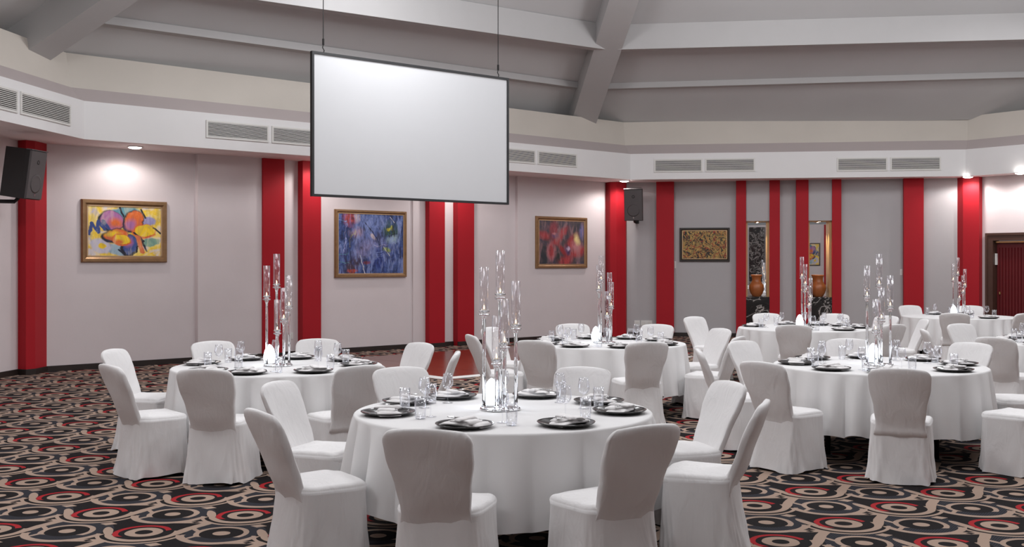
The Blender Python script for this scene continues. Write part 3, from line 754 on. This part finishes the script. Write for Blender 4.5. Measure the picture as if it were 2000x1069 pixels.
# ------------------------------------------------------------------ covered chairs
def sq(t, n=4.0):
    c, s = math.cos(t), math.sin(t)
    return math.copysign(abs(c)**(2/n), c), math.copysign(abs(s)**(2/n), s)
def lerp_tab(tab, z):
    for (a, va), (b_, vb) in zip(tab, tab[1:]):
        if z <= b_:
            t = max(0, (z-a)/(b_-a)); t = t*t*(3-2*t); return va+(vb-va)*t
    return tab[-1][1]
def chair_meshes(seed):
    r = random.Random(seed)
    ph = [r.uniform(0, 6.28) for _ in range(12)]
    # backrest
    WT = [(.36, .192), (.46, .178), (.58, .192), (.74, .222), (.86, .226)]
    YT = lambda z: -.195-.19*max(0, (z-.42)/.48)**1.1
    seg = 48; rings = []
    zs = [.36+.04*i for i in range(12)]
    zt, rc = .868, .055
    lv = [(z, 0) for z in zs if z < zt-rc]+[(0, PI/2*i/6) for i in range(7)]
    for z, fi in lv:
        if z: wd, th, zz = lerp_tab(WT, z), (.034-.006*(z-.36)/.5)*(1 if seed == 7 else min(1, .25+(z-.36)*7)), z
        else:
            zz = zt-rc+rc*math.sin(fi); wd = .226-rc*(1-math.cos(fi))*1.0; th = .028*max(.15, math.cos(fi)**.6)
        ring = []
        for i in range(seg):
            t = 2*PI*i/seg; cx, cy = sq(t, 5 if z else 4)
            x_ = wd*cx; bow = .028*(1-(x_/wd)**2)*min(1, (zz-.3)/.2)
            y_ = YT(zz)+th*cy-bow+.014
            wr = .0022*math.sin(26*zz+9*x_+ph[0])+.003*math.sin(13*zz-14*x_+ph[1]+(3 if cy > 0 else 0))
            hh = (zz-.36)/.5
            wr += .004*max(0, 1-hh*2)*math.sin(38*x_+ph[2]+(2 if cy > 0 else 0))
            if cy > 0: wr += .011*max(0, 1-hh*1.7)*(abs(math.sin(16*x_*(1+.6*hh)+ph[11]))-.5)
            arch = .022*(1-(x_/.226)**2)*max(0, (zz-.6)/.27)
            ring.append((x_, y_+wr*(1 if abs(cy) > .6 else .3), zz+arch))
        rings.append(ring)
    back = MB().rings(rings)
    # seat cushion
    seg = 64; rings = []
    for k in range(9):
        t = k/8
        if k < 3: zz, ins = .40+.025*k, .004*(2-k)
        else:
            fi = PI/2*(k-3)/5; zz, ins = .45+.03*math.sin(fi), .035*(1-math.cos(fi))
        ring = []
        for i in range(seg):
            a = 2*PI*i/seg; cx, cy = sq(a, 5.5)
            y_ = -.008+(.205-ins)*cy; hw = (.226+.012*cy-ins)
            ring.append((hw*cx, y_, zz+.003*math.sin(5*a+ph[3])*(k > 3)))
        rings.append(ring)
    for q in (.75, .45, .15):
        ring = []
        for i in range(seg):
            p = rings[8][i]; x_, y_ = p[0]*q, -.008+(p[1]+.008)*q
            ring.append((x_, y_, .48+.012*(1-q*q)+.0025*math.sin(30*x_+ph[4]+12*y_)*q))
        rings.append(ring)
    seat = MB().rings(rings)
    # skirt
    rings = []; nl = 16
    for k in range(nl+1):
        t = k/nl; zz = .435-(.435-.012)*t
        ring = []
        for i in range(96):
            a = 2*PI*i/96; cx, cy = sq(a, 5.5-1.2*t)
            fr_, re_ = .188+.018*t, .212+.065*t**1.4
            y_ = (fr_ if cy > 0 else re_)*cy+.002
            hw = .224+.010*cy+(.022+.012*(-cy if cy < 0 else 0))*t**1.3
            x_ = hw*cx
            nrm = Vector((cx, cy)).normalized()
            wr = .009*t*math.sin(7*a+ph[5])+.008*t*(abs(math.sin(8.5*a+ph[6]+2.5*t))-.5)+.005*math.sin(23*a+ph[7]-9*t)*t
            wr += .012*max(0, t-.85)/.15*math.sin(11*a+ph[8])*.6
            corner = (abs(cx)*abs(cy))**3
            wr += .016*corner*max(0, t-.7)/.3
            hem = (.010*math.sin(3*a+ph[9])+.006*math.sin(9*a+ph[10]))*t**6
            ring.append((x_+nrm.x*wr, y_+nrm.y*wr, max(.004, zz+hem)))
        rings.append(ring)
    skirt_ = MB().rings(rings, False, False)
    return (back.mesh('backrest', 'cover_fabric', True), seat.mesh('seat', 'cover_fabric', True), skirt_.mesh('skirt', 'cover_fabric', True))
leg_me = MB().box(-.011, .011, -.011, .011, 0, .40).mesh('leg', 'black_metal')
variants = []
for sdd in range(5):
    o = thing('banquet_chair', 'white covered banquet chair', 'chair')
    b_, s_, k_ = chair_meshes(sdd+3)
    link('backrest', b_, o); link('seat', s_, o); link('skirt', k_, o)
    for lx, ly in ((-.17, .15), (.17, .15), (-.15, -.17), (.15, -.17)): link('leg', leg_me, o, (lx, ly, 0))
    variants.append(o)
used = [False]*len(variants)
def put(proto_i):
    if not used[proto_i]:
        used[proto_i] = True; return variants[proto_i]
    return copy_tree(variants[proto_i])

# ------------------------------------------------------------------ table parts
TZ, TR = .76, .915
def cloth_mesh(seed):
    r = random.Random(seed); seg = 288
    ph = [r.uniform(0, 6.28) for _ in range(8)]
    def fold(a):
        u = 23*a+1.5*math.sin(2*a+ph[0])+.9*math.sin(5*a+ph[6])+ph[1]
        p = 2*abs(math.sin(u/2))**.9-1          # rounded ridges with tight valleys
        return (.75+.3*math.sin(3*a+ph[2]))*p+.22*math.sin(9*a+ph[3])
    rings = []
    for q in (.02, .3, .6, .85, .96):
        rings.append([(TR*q*math.cos(2*PI*i/seg), TR*q*math.sin(2*PI*i/seg), TZ+.001*math.sin(3*2*PI*i/seg+9*q)) for i in range(seg)])
    for k in range(5):
        fi = PI/2*k/4
        rings.append([((TR-.012+.016*math.sin(fi))*math.cos(2*PI*i/seg), (TR-.012+.016*math.sin(fi))*math.sin(2*PI*i/seg), TZ-.016*(1-math.cos(fi))) for i in range(seg)])
    n = 20
    for k in range(1, n+1):
        t = k/n; ring = []
        for i in range(seg):
            a = 2*PI*i/seg; f = fold(a)
            f2 = f
            rr = TR+.004+.045*t+.060*f2*t**.62+.004*math.sin(41*a+ph[4])*t*t
            drop = .50+.018*math.cos(4*a+ph[5])-.020*f
            ring.append((rr*math.cos(a), rr*math.sin(a), TZ-.016-drop*t))
        rings.append(ring)
    mb = MB().rings(rings, True, False)
    mb.f[-1] = tuple(reversed(mb.f[-1])) if len(mb.f[-1]) > 4 else mb.f[-1]
    return mb.mesh('tablecloth', 'cloth_white', True)
cloth_variants = [cloth_mesh(1), cloth_mesh(2), cloth_mesh(5)]
top_me = MB().lathe([(.001, TZ-.035), (TR-.02, TZ-.035), (TR-.02, TZ-.006), (.001, TZ-.006)], 48).mesh('table_top', 'door_frame_wood')
tleg_me = MB().tube([(0, 0, 0), (0, 0, TZ-.03)], .022, 10).mesh('leg', 'black_metal', True)
foot_me = MB().box(-.035, .035, -.035, .035, 0, .02).mesh('foot', 'black_plastic')

# charger plate
ch = MB().lathe([(.001, .004), (.105, .004), (.112, .006), (.155, .014), (.163, .017), (.165, .0155), (.158, .011), (.115, .001), (.001, .001)], 56)
for i, v in enumerate(ch.v): ch.v[i] = (v[0], v[1], v[2]*1.45)
charger_rim = ch.mesh('plate', 'charger', True)
ring_me = MB().lathe([(.100, .0046), (.113, .0075), (.1135, .0073), (.105, .0040)], 56).mesh('well_ring', 'chrome', True)
# napkin : folded cloth, a soft tapering roll turned over on itself, held by a band of its own cloth
def napkin_mesh(seed):
    r = random.Random(seed); mb = MB(); ph = [r.uniform(0, 6) for _ in range(6)]
    def roll(p0, p1, w0, w1, h0, h1, lift, k, n=14, seg=18):
        rings = []
        for j in range(n+1):
            t = j/n; x_ = p0[0]+(p1[0]-p0[0])*t; y_ = p0[1]+(p1[1]-p0[1])*t+.008*math.sin(5*t+ph[k])
            w_ = w0+(w1-w0)*t; h_ = h0+(h1-h0)*t
            e = min(1, min(t, 1-t)*9+.35); w_ *= .75+.25*e; h_ *= e**.5
            d = Vector((p1[0]-p0[0], p1[1]-p0[1])).normalized(); nx, ny = -d.y, d.x
            ring = []
            for i in range(seg):
                a = 2*PI*i/seg; c, s = sq(a, 2.6)
                wob = 1+.10*math.sin(3*a+6*t+ph[(k+1) % 6])+.06*math.sin(7*a-9*t+ph[(k+2) % 6])
                ring.append((x_+nx*c*w_*wob, y_+ny*c*w_*wob, lift+h_+h_*s*wob))
            rings.append(ring)
        mb.rings(rings)
    roll((-.115, -.012), (.125, .012), .040, .055, .008, .012, .004, 0)
    roll((-.075, .022), (.085, -.02), .030, .040, .007, .010, .020, 1)
    roll((-.01, -.055), (.02, .05), .022, .026, .007, .010, .030, 3, 10)
    for i, v in enumerate(mb.v): mb.v[i] = (v[0]*1.12, v[1]*1.35, v[2]*1.15)
    return mb.mesh('napkin', 'napkin_white', True)
napkins = [napkin_mesh(i) for i in range(5)]
# spoon tucked in the napkin
fk = MB().tube([(-.06, -.005, .046), (-.02, -.002, .049), (.03, .002, .050)], [.004, .0035, .003], 6)
fk.lathe([(.001, .0), (.014, .003), (.019, .006), (.0185, .007), (.013, .004), (.001, .001)], 14)
n0 = len(fk.v)-6*14
for i in range(n0, len(fk.v)):
    v = fk.v[i]; fk.v[i] = (v[0]*1.4-.085, v[1], v[2]+.042)
spoon_me = fk.mesh('spoon', 'steel', True)
# wine glass: foot, stem, bowl ; water tumbler
foot_g = MB().lathe([(.001, .0), (.034, .0), (.0345, .0015), (.012, .005), (.0045, .010)], 28).mesh('foot', 'glass_thin', True)
stem_g = MB().lathe([(.0045, .010), (.0035, .03), (.0035, .075), (.006, .088)], 12).mesh('stem', 'glass_thin', True)
bowl_g = MB().lathe([(.004, .087), (.018, .093), (.030, .106), (.0365, .125), (.037, .140), (.033, .165), (.0285, .192), (.0275, .192), (.032, .165), (.0355, .140), (.035, .126), (.029, .108), (.017, .096), (.001, .092)], 28).mesh('bowl', 'glass_thin', True)
tumb_g = MB().lathe([(.001, 0), (.029, 0), (.0305, .004), (.033, .06), (.0335, .128), (.032, .128), (.0315, .06), (.029, .014), (.001, .012)], 28).mesh('tumbler', 'glass_thin', True)
tumb_b = MB().lathe([(.001, .001), (.028, .001), (.029, .010), (.001, .012)], 24).mesh('tumbler_base', 'glass_thin', True)

# ---- candle centrepiece and egg lamp
cb_base = MB().lathe([(.001, 0), (.125, 0), (.127, .004), (.125, .010), (.001, .010)], 48).mesh('base', 'chrome', True)
cup_me = MB().lathe([(.001, 0), (.016, 0), (.032, .004), (.034, .008), (.034, .016), (.018, .019), (.018, .026), (.033, .029), (.034, .034), (.033, .038), (.024, .039), (.023, .032), (.001, .031)], 28).mesh('cup', 'crystal', True)
tube_me = MB().lathe([(.0285, 0), (.0285, .27), (.0268, .27), (.0268, 0), (.0285, 0)], 28).mesh('glass_tube', 'glass_tube', True)
candle_me = MB().lathe([(.001, 0), (.019, 0), (.0195, .012), (.018, .014), (.001, .012)], 20).mesh('candle', 'wax', True)
flame_me = MB().lathe([(.0005, 0), (.0035, .004), (.0045, .009), (.003, .016), (.0005, .024)], 12).mesh('flame', 'flame', True)
stem_cache = {}
STICKS = [(-.100, .01, .578), (.0, .045, .682), (.098, -.005, .49), (-.022, -.05, .278), (.028, -.075, .382)]
egg_me = MB().lathe([(.001, 0), (.040, .0), (.046, .012), (.051, .035), (.0515, .055), (.048, .085), (.040, .115), (.027, .143), (.013, .160), (.001, .166)], 28).mesh('glow_body', 'led', True)
eggb_me = MB().lathe([(.001, -.008), (.044, -.008), (.045, .0), (.001, .001)], 28).mesh('lamp_base', 'socket_white', True)
def centrepiece(x, y, rz, name, table, egg=(0, .05)):
    o = thing('candle_centrepiece', 'tall five-tube crystal candle centrepiece on '+table, 'candle holder', (x, y, TZ+.002), rz, 'crystal candle centrepieces')
    link('base', cb_base, o)
    for sx, sy, h in STICKS:
        if h not in stem_cache:
            stem_cache[h] = MB().lathe([(.001, .010), (.017, .010), (.017, .022), (.0115, .026), (.0115, h-.018), (.016, h-.012), (.016, h), (.001, h)], 16).mesh('stem', 'crystal', True)
        link('stem', stem_cache[h], o, (sx, sy, 0))
        cu = link('cup', cup_me, o, (sx, sy, h))
        link('candle', candle_me, cu, (0, 0, .0315)); link('flame', flame_me, cu, (0, 0, .046))
        link('glass_tube', tube_me, o, (sx, sy, h+.038))
    c, s = math.cos(rz), math.sin(rz)
    egg = (-.055*c-.08*s, -.055*s+.08*c)
    e = thing('egg_lamp', 'glowing white egg lamp among the candle stems on '+table, 'lamp', (x+egg[0], y+egg[1], TZ+.022), 0, 'glowing egg lamps')
    link('glow_body', egg_me, e); link('lamp_base', eggb_me, e)

# ------------------------------------------------------------------ tables, chairs, settings
FL, FRT, RFR, RRE, RER, REL, LRE, LFR = 'front-left', 'front-right', 'right-front', 'right-rear', 'rear-right', 'rear-left', 'left-rear', 'left-front'
# chair entry: seat name, back-top offset from table centre (x, y), turn in degrees
TABLES = [
 ('the nearest table', -.054, 6.77, .5, [
   (FL, -.36, -1.57, 0), (FRT, .72, -1.44, 6), (RFR, 1.46, -.50, 0), (RRE, 1.41, .46, 0), (RER, .60, 1.50, 0), (REL, -.80, 1.50, 0), (LRE, -1.44, .46, 0), (LFR, -1.31, -.89, 0)],
   {FL: -107, FRT: -60, RFR: -8, RRE: 30, RER: 72, REL: 119, LRE: 151, LFR: -165}, 0.0),
 ('the left-hand table', -2.07, 9.70, 2.1, [
   (FL, -.20, -1.42, 0), (FRT, .86, -1.20, 0), (RFR, 1.52, .0, 0), (RRE, 1.15, 1.02, 0), (RER, .07, 1.62, 0), (REL, -.92, 1.25, 0), (LRE, -1.52, .25, 0), (LFR, -1.06, -1.22, -8)], None, .5),
 ('the middle table', 1.05, 12.45, 4.0, [
   (FL, -.83, -1.36, 0), (FRT, .30, -1.55, 0), (RFR, 1.32, -.75, 0), (RRE, 1.44, .62, 0), (RER, .81, 1.50, 0), (REL, -.28, 1.62, 0), (LRE, -1.27, .85, 0), (LFR, -1.48, -.48, 0)], None, .9),
 ('the right-hand table', 3.27, 9.77, 1.3, [
   (FL, -.39, -1.62, -8), (FRT, 1.0, -1.28, 0), (RFR, 1.55, 0, 0), (RRE, 1.26, 1.0, 0), (RER, .20, 1.57, 0), (REL, -.92, 1.20, 0), (LRE, -1.52, .18, 0), (LFR, -1.30, -1.06, 0)], None, -.4),
 ('the table before the niches', 4.10, 15.32, 3.0, [
   (FL, -.54, -1.46, 0), (FRT, .77, -1.38, 0), (RFR, 1.62, -.17, 0), (RRE, 1.45, .85, 0), (RER, .86, 1.50, 0), (REL, -.17, 1.65, 0), (LRE, -1.35, .55, -30)], None, 1.4),
 ('the farthest table', 7.55, 18.50, .2, [
   (FL, -.62, -1.35, 0), (FRT, .42, -1.45, 0), (RER, .80, 1.45, 0), (REL, -.28, 1.55, 0)], None, .1),
 ('the rightmost table', 6.40, 12.60, 5.0, [
   (FL, -1.32, -1.05, 0), (LFR, -1.52, .30, 0), (REL, -.65, 1.50, 0)], None, 2.2)]
ci = 0
for ti, (tn, tx, ty, trz, chairs, pang, crz) in enumerate(TABLES):
    tb = thing('banquet_table', 'round folding table under the white cloth, '+tn, 'table', (tx, ty, 0), trz, 'round banquet tables')
    link('table_top', top_me, tb)
    for k in range(4):
        a = PI/4+k*PI/2
        lg = link('leg', tleg_me, tb, (.62*math.cos(a), .62*math.sin(a), 0)); link('foot', foot_me, lg)
    tc = tag(link('tablecloth', cloth_variants[ti % 3], None, (tx, ty, 0), (0, 0, trz)), 'draped white tablecloth on '+tn, 'tablecloth', 'white tablecloths')
    ex, ey = {0: (-.045, .05), 2: (-.085, -.02), 4: (-.09, -.06)}.get(ti, (0, .02))
    if ti != 6: centrepiece(tx+(-.02 if ti == 0 else 0), ty+(.05 if ti == 0 else 0), crz, 'c', tn, (ex, ey))
    for seat, dx, dy, tw in chairs:
        rr_ = math.hypot(dx, dy); kk = max(1, 1.59/rr_); dx *= kk; dy *= kk
        fa_ = math.atan2(-dy, -dx)+math.radians(tw)          # the way the sitter would face
        f = Vector((math.cos(fa_), math.sin(fa_)))
        o = put(ci % 5); ci += 1
        o.location = (tx+dx+f.x*.375, ty+dy+f.y*.375, 0)
        o.rotation_euler = (0, 0, fa_-PI/2)
        view = Vector((tx+dx, ty+dy)).normalized(); dt = view.dot(f)
        look = 'seen from behind' if dt > .45 else ('facing the camera' if dt < -.45 else 'seen side-on')
        tag(o, 'white covered chair %s at the %s seat of %s' % (look, seat, tn), 'chair', 'chairs around the round tables')
        # place setting
        th = math.radians(pang[seat]) if pang else math.atan2(dy, dx)
        rad = Vector((math.cos(th), math.sin(th))); rt = Vector((-rad.y, rad.x))
        pr = .715
        pp = Vector((tx, ty))+rad*pr
        rnd = random.Random(ti*17+ci)
        pl = thing('charger_plate', 'black charger plate at the %s seat of %s' % (seat, tn), 'plate', (pp.x, pp.y, TZ+.0025), th, 'charger plates')
        link('plate', charger_rim, pl); link('well_ring', ring_me, pl)
        na = th+PI/2+rnd.uniform(-.35, .35)
        nk = tag(link('napkin', napkins[rnd.randrange(5)], None, (pp.x, pp.y, TZ+.005), (0, 0, na)), 'folded white napkin at the %s seat of %s' % (seat, tn), 'napkin', 'folded napkins')
        tag(link('spoon', spoon_me, None, (pp.x, pp.y, TZ+.006), (0, 0, na+.1)), 'small spoon on the napkin at the %s seat of %s' % (seat, tn), 'spoon', 'spoons on the napkins')
        gp = Vector((tx, ty))+rad*(.50+rnd.uniform(-.02, .02))+rt*(.15+rnd.uniform(-.02, .02))
        wg = thing('wine_glass', 'empty wine glass by the plate at the %s seat of %s' % (seat, tn), 'glass', (gp.x, gp.y, TZ+.002), 0, 'wine glasses')
        link('foot', foot_g, wg); link('stem', stem_g, wg); link('bowl', bowl_g, wg)
        gp = Vector((tx, ty))+rad*(.575+rnd.uniform(-.02, .02))+rt*(.225+rnd.uniform(-.015, .015))
        tg = thing('tumbler', 'water tumbler by the plate at the %s seat of %s' % (seat, tn), 'glass', (gp.x, gp.y, TZ+.002), 0, 'water tumblers')
        link('tumbler_wall', tumb_g, tg); link('tumbler_base', tumb_b, tg)
